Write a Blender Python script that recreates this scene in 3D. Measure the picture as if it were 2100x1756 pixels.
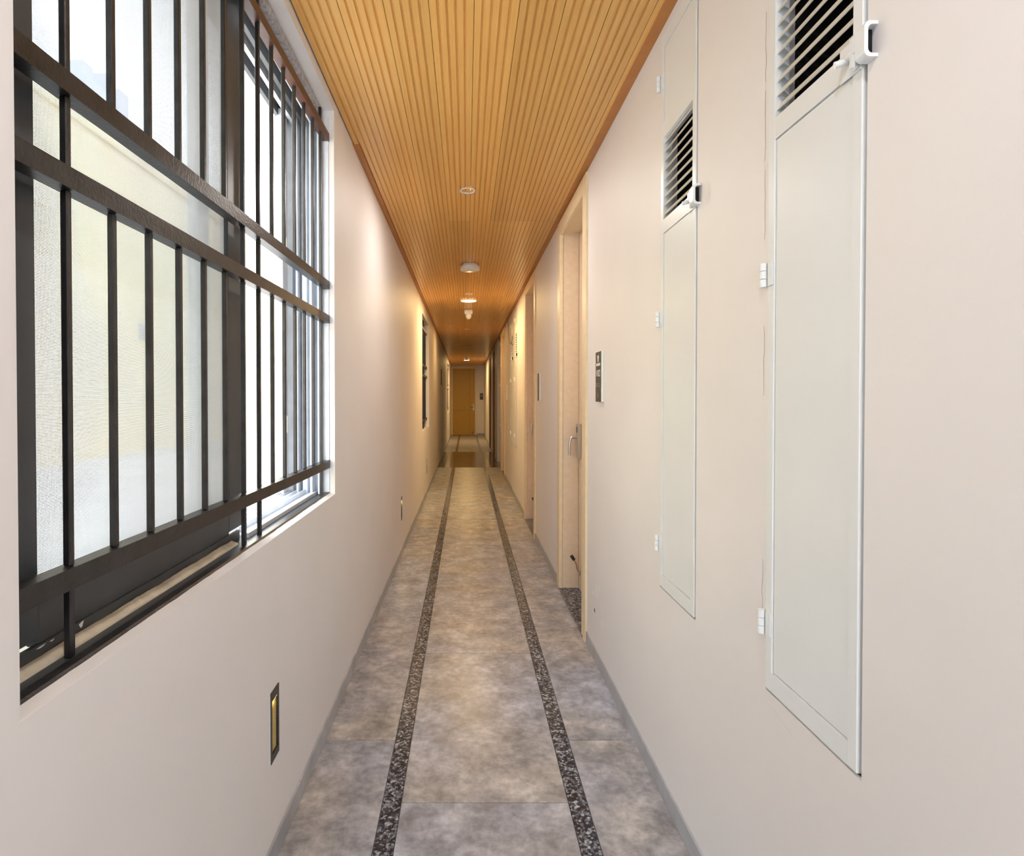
import bpy, math, random
from mathutils import Vector, Matrix

# ------------------------------------------------------------------ clear
for o in list(bpy.data.objects):
    bpy.data.objects.remove(o)
SC = bpy.context.scene
COL = SC.collection
random.seed(7)

# ------------------------------------------------------------------ camera
CAM_H = 1.25
F_PX = 1160.0
cam_d = bpy.data.cameras.new('camera')
cam_d.sensor_fit = 'HORIZONTAL'
cam_d.sensor_width = 36.0
cam_d.lens = F_PX / 2100.0 * 36.0
PITCH = 0.0125
cam_d.shift_x = (1050.0 - 956.0) / 2100.0
cam_d.shift_y = -(878.0 - (819.0 + F_PX * math.tan(PITCH))) / 2100.0
cam_d.clip_start = 0.02
cam_d.clip_end = 500
cam = bpy.data.objects.new('camera', cam_d)
COL.objects.link(cam)
cam.location = (0, 0, CAM_H)
cam.rotation_euler = (math.pi / 2 - PITCH, 0, 0)
SC.camera = cam

# ------------------------------------------------------------------ world, exposure
W = bpy.data.worlds.new('sky')
SC.world = W
W.use_nodes = True
bg = W.node_tree.nodes['Background']
bg.inputs['Color'].default_value = (0.86, 0.94, 1.0, 1)
bg.inputs['Strength'].default_value = 4.2
SC.view_settings.view_transform = 'Standard'
SC.view_settings.look = 'None'
SC.view_settings.gamma = 1.0
SC.view_settings.use_curve_mapping = False
SC.view_settings.exposure = 1.08

# ------------------------------------------------------------------ materials
MATS = {}


def new_mat(name):
    m = bpy.data.materials.new(name)
    m.use_nodes = True
    nt = m.node_tree
    return m, nt, nt.nodes['Principled BSDF']


def N(nt, kind, **kw):
    n = nt.nodes.new(kind)
    for k, v in kw.items():
        setattr(n, k, v)
    return n


def ramp(nt, stops):
    r = N(nt, 'ShaderNodeValToRGB')
    el = r.color_ramp.elements
    while len(el) < len(stops):
        el.new(0.5)
    for e, (p, c) in zip(el, stops):
        e.position = p
        e.color = (c[0], c[1], c[2], 1)
    return r


def plain(name, col, rough=0.5, metal=0.0, spec=0.5, var=0.0, vscale=12.0, bump=0.0, bscale=200.0):
    m, nt, b = new_mat(name)
    b.inputs['Base Color'].default_value = (*col, 1)
    b.inputs['Roughness'].default_value = rough
    b.inputs['Metallic'].default_value = metal
    b.inputs['Specular IOR Level'].default_value = spec
    geo = N(nt, 'ShaderNodeNewGeometry')
    if var > 0:
        nz = N(nt, 'ShaderNodeTexNoise')
        nz.inputs['Scale'].default_value = vscale
        nz.inputs['Detail'].default_value = 4
        nt.links.new(geo.outputs['Position'], nz.inputs['Vector'])
        r = ramp(nt, [(0.3, [max(0, c * (1 - var)) for c in col]), (0.7, [min(1, c * (1 + var)) for c in col])])
        nt.links.new(nz.outputs['Fac'], r.inputs['Fac'])
        nt.links.new(r.outputs['Color'], b.inputs['Base Color'])
    if bump > 0:
        nb = N(nt, 'ShaderNodeTexNoise')
        nb.inputs['Scale'].default_value = bscale
        nt.links.new(geo.outputs['Position'], nb.inputs['Vector'])
        bp = N(nt, 'ShaderNodeBump')
        bp.inputs['Strength'].default_value = bump
        bp.inputs['Distance'].default_value = 0.002
        nt.links.new(nb.outputs['Fac'], bp.inputs['Height'])
        nt.links.new(bp.outputs['Normal'], b.inputs['Normal'])
    MATS[name] = m
    return m


plain('wall_paint', (0.85, 0.815, 0.808), 0.55, var=0.025, vscale=2.2, bump=0.10, bscale=90)
plain('cool_lit_paint', (0.64, 0.64, 0.67), 0.55, var=0.02)  # white wall paint with cool light put into its colour
plain('cabinet_paint', (0.83, 0.855, 0.865), 0.33, var=0.015, vscale=6, bump=0.05, bscale=60)
plain('slat_paint', (0.74, 0.71, 0.64), 0.42, var=0.03)
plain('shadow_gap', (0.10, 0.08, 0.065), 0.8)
plain('void', (0.004, 0.004, 0.004), 0.9)  # near-black, paints in the dark inside niches, panel gaps and keepers
plain('scuff', (0.90, 0.89, 0.88), 0.7)
plain('crack', (0.36, 0.32, 0.29), 0.9)
plain('frame_wood', (0.86, 0.70, 0.47), 0.42, var=0.05, vscale=30)
plain('door_wood', (0.84, 0.67, 0.49), 0.42, var=0.05, vscale=30)
plain('end_door_wood', (0.52, 0.30, 0.03), 0.45, var=0.05, vscale=20)
plain('brown_wood', (0.42, 0.24, 0.10), 0.45, var=0.06, vscale=20)
plain('dark_wood', (0.13, 0.06, 0.03), 0.5, var=0.1)
plain('steel', (0.62, 0.60, 0.58), 0.28, metal=1.0)
plain('dark_steel', (0.22, 0.18, 0.16), 0.3, metal=1.0)
plain('copper', (0.55, 0.33, 0.22), 0.35, metal=1.0)
plain('rubber', (0.02, 0.02, 0.02), 0.6)
plain('grille_paint', (0.019, 0.018, 0.019), 0.36, var=0.45, vscale=25, bump=0.3, bscale=160)
plain('sash_dark', (0.066, 0.072, 0.080), 0.38, var=0.15, vscale=8)
plain('alu_skylit', (0.76, 0.80, 0.87), 0.35, var=0.06, vscale=20)  # frame metal paled and blued, sky light put into the colour
plain('putty', (0.72, 0.62, 0.47), 0.7, var=0.12, vscale=30)
plain('reveal_paint', (0.86, 0.83, 0.82), 0.5, var=0.03)
plain('white_plastic', (0.86, 0.85, 0.82), 0.35)
plain('black_plastic', (0.02, 0.02, 0.022), 0.35)
plain('gold_reflector', (0.62, 0.46, 0.16), 0.45, var=0.3, vscale=300)
plain('baseboard', (0.40, 0.41, 0.44), 0.35, var=0.18, vscale=9)
plain('grout', (0.16, 0.15, 0.14), 0.8)
plain('cable_grey', (0.30, 0.27, 0.24), 0.5)
plain('screen_wire', (0.60, 0.62, 0.64), 0.6)
plain('plate_edge', (0.84, 0.83, 0.82), 0.4)
plain('sign_white', (0.80, 0.79, 0.77), 0.5)
plain('sign_grey', (0.38, 0.37, 0.36), 0.5)
plain('sign_brown', (0.20, 0.13, 0.07), 0.5, var=0.6, vscale=70)
plain('cream_facade', (0.84, 0.71, 0.45), 0.8, var=0.05, vscale=0.7)
plain('roof_ground', (0.62, 0.62, 0.64), 0.8, var=0.18, vscale=1.2)
plain('pink_ledge', (0.80, 0.36, 0.32), 0.8, var=0.05)
plain('tower', (0.52, 0.54, 0.60), 0.8)
plain('facade_window', (0.30, 0.30, 0.33), 0.4)
plain('plaster_grey', (0.42, 0.41, 0.43), 0.75, var=0.35, vscale=70, bump=0.4, bscale=100)
plain('top_bar_brown', (0.095, 0.036, 0.022), 0.4, var=0.3, vscale=20)  # brown given to the highest crossbar of each grille

# dark sign art
m, nt, b = new_mat('sign_art')
geo = N(nt, 'ShaderNodeNewGeometry')
nz = N(nt, 'ShaderNodeTexNoise')
nz.inputs['Scale'].default_value = 55
nz.inputs['Detail'].default_value = 2
nz.inputs['Distortion'].default_value = 1.6
nt.links.new(geo.outputs['Position'], nz.inputs['Vector'])
r = ramp(nt, [(0.42, (0.012, 0.011, 0.010)), (0.5, (0.10, 0.095, 0.085)), (0.62, (0.035, 0.032, 0.03)), (0.72, (0.22, 0.21, 0.19))])
nt.links.new(nz.outputs['Fac'], r.inputs['Fac'])
nt.links.new(r.outputs['Color'], b.inputs['Base Color'])
b.inputs['Roughness'].default_value = 0.4
MATS['sign_art'] = m

# floor tile: cement-look porcelain
m, nt, b = new_mat('floor_tile')
geo = N(nt, 'ShaderNodeNewGeometry')
oi = N(nt, 'ShaderNodeObjectInfo')
addv = N(nt, 'ShaderNodeVectorMath', operation='ADD')
sc_ = N(nt, 'ShaderNodeVectorMath', operation='SCALE')
cmb = N(nt, 'ShaderNodeCombineXYZ')
nt.links.new(oi.outputs['Random'], cmb.inputs['X'])
nt.links.new(oi.outputs['Random'], cmb.inputs['Y'])
nt.links.new(cmb.outputs['Vector'], sc_.inputs['Vector'])
sc_.inputs['Scale'].default_value = 9.0
nt.links.new(geo.outputs['Position'], addv.inputs[0])
nt.links.new(sc_.outputs['Vector'], addv.inputs[1])
n1 = N(nt, 'ShaderNodeTexNoise')
n1.inputs['Scale'].default_value = 8.0
n1.inputs['Detail'].default_value = 10
n1.inputs['Roughness'].default_value = 0.68
n1.inputs['Distortion'].default_value = 0.15
nt.links.new(addv.outputs['Vector'], n1.inputs['Vector'])
r1 = ramp(nt, [(0.35, (0.225, 0.22, 0.225)), (0.50, (0.365, 0.362, 0.382)), (0.64, (0.54, 0.545, 0.575))])
nt.links.new(n1.outputs['Fac'], r1.inputs['Fac'])
n2 = N(nt, 'ShaderNodeTexNoise')
n2.inputs['Scale'].default_value = 2.0
n2.inputs['Detail'].default_value = 3
nt.links.new(addv.outputs['Vector'], n2.inputs['Vector'])
r2 = ramp(nt, [(0.42, (0.93, 0.96, 1.05)), (0.64, (1.02, 0.95, 0.86))])
nt.links.new(n2.outputs['Fac'], r2.inputs['Fac'])
mx = N(nt, 'ShaderNodeMix', data_type='RGBA', blend_type='MULTIPLY')
mx.inputs['Factor'].default_value = 1.0
nt.links.new(r1.outputs['Color'], mx.inputs[6])
nt.links.new(r2.outputs['Color'], mx.inputs[7])
n3 = N(nt, 'ShaderNodeTexNoise')
n3.inputs['Scale'].default_value = 38
n3.inputs['Detail'].default_value = 6
nt.links.new(addv.outputs['Vector'], n3.inputs['Vector'])
r3 = ramp(nt, [(0.35, (0.84, 0.84, 0.84)), (0.65, (1.16, 1.16, 1.16))])
nt.links.new(n3.outputs['Fac'], r3.inputs['Fac'])
mx3 = N(nt, 'ShaderNodeMix', data_type='RGBA', blend_type='MULTIPLY')
mx3.inputs['Factor'].default_value = 1.0
nt.links.new(mx.outputs[2], mx3.inputs[6])
nt.links.new(r3.outputs['Color'], mx3.inputs[7])
nt.links.new(mx3.outputs[2], b.inputs['Base Color'])
rr = N(nt, 'ShaderNodeMapRange')
rr.inputs['To Min'].default_value = 0.26
rr.inputs['To Max'].default_value = 0.42
nt.links.new(n1.outputs['Fac'], rr.inputs['Value'])
nt.links.new(rr.outputs['Result'], b.inputs['Roughness'])
b.inputs['Specular IOR Level'].default_value = 0.6
MATS['floor_tile'] = m

# darker polished tile of the cross band
plain('dark_tile', (0.085, 0.052, 0.026), 0.14, var=0.3, vscale=5)


# speckled granite
def granite(name, cols, scale):
    m, nt, b = new_mat(name)
    geo = N(nt, 'ShaderNodeNewGeometry')
    nz = N(nt, 'ShaderNodeTexNoise')
    nz.inputs['Scale'].default_value = scale * 1.1
    nz.inputs['Detail'].default_value = 2
    nt.links.new(geo.outputs['Position'], nz.inputs['Vector'])
    ad = N(nt, 'ShaderNodeVectorMath', operation='MULTIPLY_ADD')
    ad.inputs[1].default_value = (0.007, 0.007, 0.007)
    nt.links.new(nz.outputs['Color'], ad.inputs[0])
    nt.links.new(geo.outputs['Position'], ad.inputs[2])
    vo = N(nt, 'ShaderNodeTexVoronoi')
    vo.inputs['Scale'].default_value = scale
    nt.links.new(ad.outputs['Vector'], vo.inputs['Vector'])
    sp = N(nt, 'ShaderNodeSeparateColor')
    nt.links.new(vo.outputs['Color'], sp.inputs['Color'])
    r = ramp(nt, cols)
    r.color_ramp.interpolation = 'CONSTANT'
    nt.links.new(sp.outputs['Red'], r.inputs['Fac'])
    nt.links.new(r.outputs['Color'], b.inputs['Base Color'])
    b.inputs['Roughness'].default_value = 0.16
    MATS[name] = m


granite('granite', [(0.0, (0.008, 0.009, 0.020)), (0.36, (0.045, 0.048, 0.068)), (0.55, (0.13, 0.137, 0.165)),
                    (0.76, (0.26, 0.27, 0.31)), (0.93, (0.43, 0.44, 0.48))], 135)
granite('pale_pebble', [(0.0, (0.22, 0.19, 0.14)), (0.4, (0.45, 0.40, 0.30)), (0.8, (0.62, 0.57, 0.46))], 90)

# ceiling board: orange wood-plastic
m, nt, b = new_mat('ceiling_wood')
geo = N(nt, 'ShaderNodeNewGeometry')
mp = N(nt, 'ShaderNodeMapping')
mp.inputs['Scale'].default_value = (260, 1.6, 40)
nt.links.new(geo.outputs['Position'], mp.inputs['Vector'])
nz = N(nt, 'ShaderNodeTexNoise')
nz.inputs['Scale'].default_value = 1.0
nz.inputs['Detail'].default_value = 5
nt.links.new(mp.outputs['Vector'], nz.inputs['Vector'])
r = ramp(nt, [(0.25, (0.78, 0.395, 0.09)), (0.75, (0.90, 0.535, 0.175))])
nt.links.new(nz.outputs['Fac'], r.inputs['Fac'])
oi = N(nt, 'ShaderNodeObjectInfo')
mr = N(nt, 'ShaderNodeMapRange')
mr.inputs['To Min'].default_value = 0.90
mr.inputs['To Max'].default_value = 1.06
nt.links.new(oi.outputs['Random'], mr.inputs['Value'])
hs = N(nt, 'ShaderNodeHueSaturation')
nt.links.new(mr.outputs['Result'], hs.inputs['Value'])
nt.links.new(r.outputs['Color'], hs.inputs['Color'])
nt.links.new(hs.outputs['Color'], b.inputs['Base Color'])
b.inputs['Roughness'].default_value = 0.30
b.inputs['Specular IOR Level'].default_value = 0.6
MATS['ceiling_wood'] = m
plain('ceiling_trim', (0.50, 0.20, 0.05), 0.45, var=0.08, vscale=15)


# glass panes: thin clear sheet
def glass(name, tint, refl):
    m = bpy.data.materials.new(name)
    m.use_nodes = True
    nt = m.node_tree
    nt.nodes.clear()
    out = N(nt, 'ShaderNodeOutputMaterial')
    tr = N(nt, 'ShaderNodeBsdfTransparent')
    tr.inputs['Color'].default_value = (*tint, 1)
    gl = N(nt, 'ShaderNodeBsdfGlossy')
    gl.inputs['Roughness'].default_value = 0.02
    mi = N(nt, 'ShaderNodeMixShader')
    mi.inputs['Fac'].default_value = refl
    nt.links.new(tr.outputs[0], mi.inputs[1])
    nt.links.new(gl.outputs[0], mi.inputs[2])
    nt.links.new(mi.outputs[0], out.inputs['Surface'])
    MATS[name] = m


glass('glass', (0.93, 0.95, 0.97), 0.05)
glass('tinted_glass', (0.035, 0.045, 0.06), 0.12)  # tint added to darken the farther windows and hold back daylight


def emit(name, col, strength):
    m, nt, b = new_mat(name)
    b.inputs['Base Color'].default_value = (*col, 1)
    b.inputs['Emission Color'].default_value = (*col, 1)
    b.inputs['Emission Strength'].default_value = strength
    MATS[name] = m


emit('lamp_white', (1.0, 0.96, 0.88), 2.2)
emit('lamp_warm', (1.0, 0.86, 0.62), 1.2)
emit('lamp_step', (1.0, 0.72, 0.30), 3.0)


# ------------------------------------------------------------------ mesh helpers
class MB:
    def __init__(self):
        self.v, self.f, self.sm = [], [], []

    def add(self, vs, fs, smooth=False):
        o = len(self.v)
        self.v += [tuple(p) for p in vs]
        for f in fs:
            self.f.append(tuple(i + o for i in f))
            self.sm.append(smooth)
        return self

    def box(self, x0, x1, y0, y1, z0, z1):
        x0, x1 = min(x0, x1), max(x0, x1)
        y0, y1 = min(y0, y1), max(y0, y1)
        z0, z1 = min(z0, z1), max(z0, z1)
        vs = [(x0, y0, z0), (x1, y0, z0), (x1, y1, z0), (x0, y1, z0), (x0, y0, z1), (x1, y0, z1), (x1, y1, z1), (x0, y1, z1)]
        return self.add(vs, [(0, 3, 2, 1), (4, 5, 6, 7), (0, 1, 5, 4), (1, 2, 6, 5), (2, 3, 7, 6), (3, 0, 4, 7)])

    def cham(self, x0, x1, y0, y1, z0, z1, c):
        """box with every edge chamfered by c"""
        x0, x1 = min(x0, x1), max(x0, x1)
        y0, y1 = min(y0, y1), max(y0, y1)
        z0, z1 = min(z0, z1), max(z0, z1)
        X, Y, Z = (x0, x1), (y0, y1), (z0, z1)
        vs, idx = [], {}
        for i in (0, 1):
            for j in (0, 1):
                for k in (0, 1):
                    sx, sy, sz = (c if i == 0 else -c), (c if j == 0 else -c), (c if k == 0 else -c)
                    for a, p in (('x', (X[i], Y[j] + sy, Z[k] + sz)), ('y', (X[i] + sx, Y[j], Z[k] + sz)), ('z', (X[i] + sx, Y[j] + sy, Z[k]))):
                        idx[(i, j, k, a)] = len(vs)
                        vs.append(p)
        fs = []
        cx = Vector(((x0 + x1) / 2, (y0 + y1) / 2, (z0 + z1) / 2))

        def face(keys):
            ids = [idx[q] for q in keys]
            ps = [Vector(vs[q]) for q in ids]
            n = (ps[1] - ps[0]).cross(ps[2] - ps[0])
            ctr = sum(ps, Vector()) / len(ps)
            if n.dot(ctr - cx) < 0:
                ids.reverse()
            fs.append(tuple(ids))
        for s in (0, 1):
            face([(s, 0, 0, 'x'), (s, 1, 0, 'x'), (s, 1, 1, 'x'), (s, 0, 1, 'x')])
            face([(0, s, 0, 'y'), (1, s, 0, 'y'), (1, s, 1, 'y'), (0, s, 1, 'y')])
            face([(0, 0, s, 'z'), (1, 0, s, 'z'), (1, 1, s, 'z'), (0, 1, s, 'z')])
        for a in (0, 1):
            for b_ in (0, 1):
                face([(a, b_, 0, 'x'), (a, b_, 1, 'x'), (a, b_, 1, 'y'), (a, b_, 0, 'y')])
                face([(a, 0, b_, 'x'), (a, 1, b_, 'x'), (a, 1, b_, 'z'), (a, 0, b_, 'z')])
                face([(0, a, b_, 'y'), (1, a, b_, 'y'), (1, a, b_, 'z'), (0, a, b_, 'z')])
        for i in (0, 1):
            for j in (0, 1):
                for k in (0, 1):
                    face([(i, j, k, 'x'), (i, j, k, 'y'), (i, j, k, 'z')])
        return self.add(vs, fs)

    def tube(self, pts, r, n=10, cap=True):
        pts = [Vector(p) for p in pts]
        rr = r if isinstance(r, (list, tuple)) else [r] * len(pts)
        rings = []
        ref = None
        for i, p in enumerate(pts):
            t = (pts[min(i + 1, len(pts) - 1)] - pts[max(i - 1, 0)]).normalized()
            if ref is None:
                ref = Vector((0, 0, 1)) if abs(t.z) < 0.9 else Vector((1, 0, 0))
            u = (ref - t * ref.dot(t)).normalized()
            w = t.cross(u)
            ref = u
            rings.append([p + (u * math.cos(a) + w * math.sin(a)) * rr[i] for a in [2 * math.pi * k / n for k in range(n)]])
        vs = [q for ring in rings for q in ring]
        fs = []
        for i in range(len(pts) - 1):
            for k in range(n):
                a, b2 = i * n + k, i * n + (k + 1) % n
                fs.append((a, b2, b2 + n, a + n))
        self.add(vs, fs, True)
        if cap:
            self.add(rings[0], [tuple(range(n))[::-1]])
            self.add(rings[-1], [tuple(range(n))])
        return self

    def lathe(self, prof, n=28, c=(0, 0, 0), smooth=True):
        """prof: list of (radius, z); axis z through c"""
        vs, fs = [], []
        for (rad, z) in prof:
            for k in range(n):
                a = 2 * math.pi * k / n
                vs.append((c[0] + rad * math.cos(a), c[1] + rad * math.sin(a), c[2] + z))
        for i in range(len(prof) - 1):
            for k in range(n):
                a, b2 = i * n + k, i * n + (k + 1) % n
                fs.append((a, a + n, b2 + n, b2))
        return self.add(vs, fs, smooth)

    def mesh(self, name, mat):
        me = bpy.data.meshes.new(name)
        me.from_pydata(self.v, [], self.f)
        me.polygons.foreach_set('use_smooth', self.sm)
        if isinstance(mat, str):
            mat = MATS[mat]
        me.materials.append(mat)
        me.update()
        return me

    def build(self, name, mat, parent=None, loc=(0, 0, 0)):
        return link(name, self.mesh(name, mat), parent, loc)


def link(name, data, parent=None, loc=(0, 0, 0)):
    o = bpy.data.objects.new(name, data)
    COL.objects.link(o)
    o.location = loc
    if parent is not None:
        o.parent = parent
    return o


def tag(o, label=None, cat=None, group=None, kind=None):
    if label:
        o['label'] = label
    if cat:
        o['category'] = cat
    if group:
        o['group'] = group
    if kind:
        o['kind'] = kind
    return o


def empty(name, loc, label, cat, group=None, kind=None):
    o = link(name, None, None, loc)
    o.empty_display_size = 0.05
    return tag(o, label, cat, group, kind)


def copy_tree(o, parent=None):
    c = o.copy()
    COL.objects.link(c)
    c.parent = parent
    for ch in [q for q in COL.objects if q.parent == o]:
        copy_tree(ch, c)
    return c


def wall_mesh(mb, xa, xb, y0, y1, z0, z1, holes):
    """slab between planes xa, xb with rectangular holes (ya, yb, za, zb)"""
    ys = sorted(set([y0, y1] + [h[0] for h in holes] + [h[1] for h in holes]))
    for a, b2 in zip(ys[:-1], ys[1:]):
        hs = sorted([(h[2], h[3]) for h in holes if h[0] <= a + 1e-6 and h[1] >= b2 - 1e-6])
        z = z0
        for (za, zb) in hs:
            if za > z + 1e-6:
                mb.box(xa, xb, a, b2, z, za)
            z = zb
        if z < z1 - 1e-6:
            mb.box(xa, xb, a, b2, z, z1)


# ------------------------------------------------------------------ layout
XL, XR = -0.522, 0.62          # wall faces
ZC = 2.425                     # ceiling boards
Y_BACK, Y_END = -3.4, 19.6
DOORS = [2.887, 5.03, 8.99, 12.1, 14.05]
DW = 0.897
CASE = 0.09
CAB_Y = [0.888, 1.530, 6.90, 7.54, 9.94]
CAB_W, CAB_Z, CAB_H = 0.273, 0.6565, 1.7345
WIN = [(0.654, 2.26, 0.872, 2.39), (6.73, 7.95, 0.855, 2.28), (15.7, 17.5, 0.855, 2.28)]
STEP = [1.495, 4.52, 7.42, 10.45, 13.45]

# ------------------------------------------------------------------ walls
mb = MB()
holes = [(a, b2, c, d) for (a, b2, c, d) in WIN] + [(y, y + 0.068, 0.272, 0.464) for y in STEP]
wall_mesh(mb, XL - 0.22, XL, Y_BACK, Y_END + 0.2, -0.1, 2.6, holes)
wl = mb.build('wall_left', 'wall_paint')
tag(wl, 'pinkish white plaster wall along the left with the barred windows', 'wall', kind='structure')

RX = 10.27
mb = MB()
holes = [(d + 0.05, d + DW - 0.05, -0.1, 2.365) for d in DOORS[:3]]
holes += [(c - 0.008, c + CAB_W + 0.002, CAB_Z - 0.006, CAB_Z + CAB_H + 0.002) for c in CAB_Y]
wall_mesh(mb, XR, XR + 0.36, Y_BACK, RX, -0.1, 2.6, holes)
mb.box(XR + 0.085, XR + 0.36, RX, 11.3, -0.1, 2.6)
wr = mb.build('wall_right', 'wall_paint')
tag(wr, 'pinkish white plaster wall along the right with doors and white hatches', 'wall', kind='structure')
mb = MB()
wall_mesh(mb, XR, XR + 0.36, 11.3, Y_END + 0.2, -0.1, 2.6, [(d + 0.05, d + DW - 0.05, -0.1, 2.365) for d in DOORS[3:]])
w2 = mb.build('wall_return', 'cool_lit_paint')
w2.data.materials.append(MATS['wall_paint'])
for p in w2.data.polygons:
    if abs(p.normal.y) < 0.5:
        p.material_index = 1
tag(w2, 'far stretch of the right wall starting at a corner return coloured as in cool light', 'wall', kind='structure')
we = MB().box(XL - 0.2, XR + 0.3, Y_END, Y_END + 0.2, -0.1, 2.6).build('wall_end', 'wall_paint')
tag(we, 'narrow cream wall closing the corridor around the far door', 'wall', kind='structure')

# plaster cracks around the nearest hatch, scuffs by the first door
def crack(pts, w):
    mbk = MB()
    for (a, b2) in zip(pts[:-1], pts[1:]):
        mbk.add([(XR - 0.0006, a[0] - w / 2, a[1]), (XR - 0.0006, a[0] + w / 2, a[1]),
                 (XR - 0.0006, b2[0] + w / 2, b2[1]), (XR - 0.0006, b2[0] - w / 2, b2[1])], [(0, 1, 2, 3)])
    return mbk.build('plaster_crack', 'crack', wr)


rnd = random.Random(3)
zz = 2.05
y = 1.178
pts = []
while zz > 0.70:
    pts.append((y + rnd.uniform(-0.0018, 0.0018), zz))
    zz -= 0.018
for i in range(0, len(pts) - 4, 9):
    if rnd.random() < 0.7:
        crack(pts[i:i + 9], 0.0011)
pts = [(1.16 - 0.02 * k + rnd.uniform(-0.004, 0.004), 0.628 - 0.0035 * k + rnd.uniform(-0.002, 0.002)) for k in range(7)]
crack(pts, 0.0012)

# pale scuffs low on the plaster before the first door
rs = random.Random(5)
for k in range(9):
    yy, z_ = 2.60 + rs.uniform(-0.05, 0.16), 0.28 + rs.uniform(-0.07, 0.10)
    w_, h_ = rs.uniform(0.006, 0.02), rs.uniform(0.01, 0.045)
    ring = []
    for q in range(7):
        an = 2 * math.pi * q / 7
        f_ = rs.uniform(0.55, 1.0)
        ring.append((XR - 0.0005, yy + w_ * f_ * math.cos(an), z_ + h_ * f_ * math.sin(an)))
    MB().add(ring, [tuple(range(7))]).build('plaster_scuff', 'scuff', wr)

# ------------------------------------------------------------------ ceiling
slab = MB().box(XL - 0.22, XR + 0.36, Y_BACK, Y_END + 0.2, ZC + 0.016, 2.75).build('ceiling', 'ceiling_trim')
tag(slab, 'orange slatted wood board ceiling with fine lengthwise grooves', 'ceiling', kind='structure')
BW = 0.1355
NB = 8
JOINTS = [Y_BACK, 1.0, 3.745, 6.49, 9.24, 11.98, 14.73, 17.47, Y_END]


def board_mesh(width, length, ridges, pitch):
    """grooved board: bottom profile extruded along y; x from 0 to width"""
    g, d, s = 0.0092, 0.0058, 0.0024
    prof = [(0.0006, 0.012), (0.0006, 0.002), (0.0016, 0.0)]
    for k in range(1, ridges):
        xm = k * pitch - 0.001
        if xm + g / 2 > width - 0.004:
            break
        prof += [(xm - g / 2, 0.0), (xm - g / 2 + s, d), (xm + g / 2 - s, d), (xm + g / 2, 0.0)]
    prof += [(width - 0.0016, 0.0), (width - 0.0006, 0.002), (width - 0.0006, 0.012)]
    n = len(prof)
    vs = [(x, 0.001, z) for x, z in prof] + [(x, length - 0.001, z) for x, z in prof]
    fs = [(i, i + n, i + n + 1, i + 1) for i in range(n - 1)]
    fs += [tuple(range(n)), tuple(range(2 * n - 1, n - 1, -1))]
    m = MB().add(vs, fs)
    return m.mesh('ceiling_board', 'ceiling_wood')


TRIM_R = 0.034
x_start = XL + 0.004
cache = {}
for j in range(len(JOINTS) - 1):
    L = round(JOINTS[j + 1] - JOINTS[j], 3)
    x = x_start
    while x < XR - TRIM_R - 0.01:
        wdt = round(min(BW, XR - TRIM_R + 0.004 - x), 4)
        key = (L, wdt)
        if key not in cache:
            cache[key] = board_mesh(wdt, L, 5, BW / 5)
        link('ceiling_board', cache[key], slab, (x, JOINTS[j], ZC))
        x += BW
mb = MB()
for j in range(len(JOINTS) - 1):
    mb = MB().box(XR - TRIM_R, XR + 0.0, JOINTS[j] + 0.001, JOINTS[j + 1] - 0.001, ZC - 0.006, ZC + 0.012)
    t = mb.build('edge_strip', 'ceiling_trim', slab)
for j, (a, b2) in enumerate([(2.62, 3.745)] + list(zip(JOINTS[2:-1], JOINTS[3:]))):
    MB().box(XL, XL + 0.03, a + 0.001, b2 - 0.001, ZC - 0.005, ZC + 0.0005).build('edge_strip', 'ceiling_trim', slab)

# ------------------------------------------------------------------ floor
fl = MB().box(XL - 0.22, XR + 0.36, Y_BACK, Y_END + 0.2, -0.12, -0.006).build('floor', 'grout')
tag(fl, 'cement grey tile floor with two dark speckled stone strips', 'floor', kind='structure')
SL0, SL1, SR0, SR1 = -0.259, -0.201, 0.317, 0.375
TP = 1.03


def tile(x0, x1, y0, y1, mat='floor_tile', name='floor_tile'):
    g = 0.0011
    me_key = (round(x1 - x0, 4), round(y1 - y0, 4), mat)
    if me_key not in cache:
        cache[me_key] = MB().cham(g, x1 - x0 - g, g, y1 - y0 - g, -0.012, 0.0, 0.0007).mesh(name, mat)
    return link(name, cache[me_key], fl, (x0, y0, 0))


DARK0, DARK1 = 10.35, 13.45


def runs(first, pitch):
    out = []
    a = first
    while a > Y_BACK:
        a -= pitch
    while a < Y_END:
        out.append((max(a, Y_BACK), min(a + pitch, Y_END)))
        a += pitch
    res = []
    for (p, q) in out:
        for (lo, hi) in ((Y_BACK, DARK0), (DARK1, Y_END)):
            s, e = max(p, lo), min(q, hi)
            if e - s > 0.03:
                res.append((s, e))
    return res


for (a, b2) in runs(1.737, TP):
    tile(SL1, SR0, a, b2)
for (a, b2) in runs(2.057, TP):
    tile(XL, SL0, a, b2)
    tile(SR1, XR, a, b2)
for (a, b2) in runs(1.2, 1.03):
    for (x0, x1) in ((SL0, SL1), (SR0, SR1)):
        tile(x0, x1, a, b2, 'granite', 'stone_strip')
# dark polished cross band
for k in range(3):
    a = DARK0 + k * (DARK1 - DARK0) / 3
    b2 = DARK0 + (k + 1) * (DARK1 - DARK0) / 3
    tile(-0.31, 0.37, a, b2, 'dark_tile', 'dark_floor_tile')
    tile(XL, -0.40, a, b2, 'dark_tile', 'dark_floor_tile')
    tile(0.46, XR + 0.085, a, b2, 'dark_tile', 'dark_floor_tile')
    tile(-0.40, -0.31, a, b2, 'pale_pebble', 'pebble_strip')
    tile(0.37, 0.46, a, b2, 'pale_pebble', 'pebble_strip')

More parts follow.
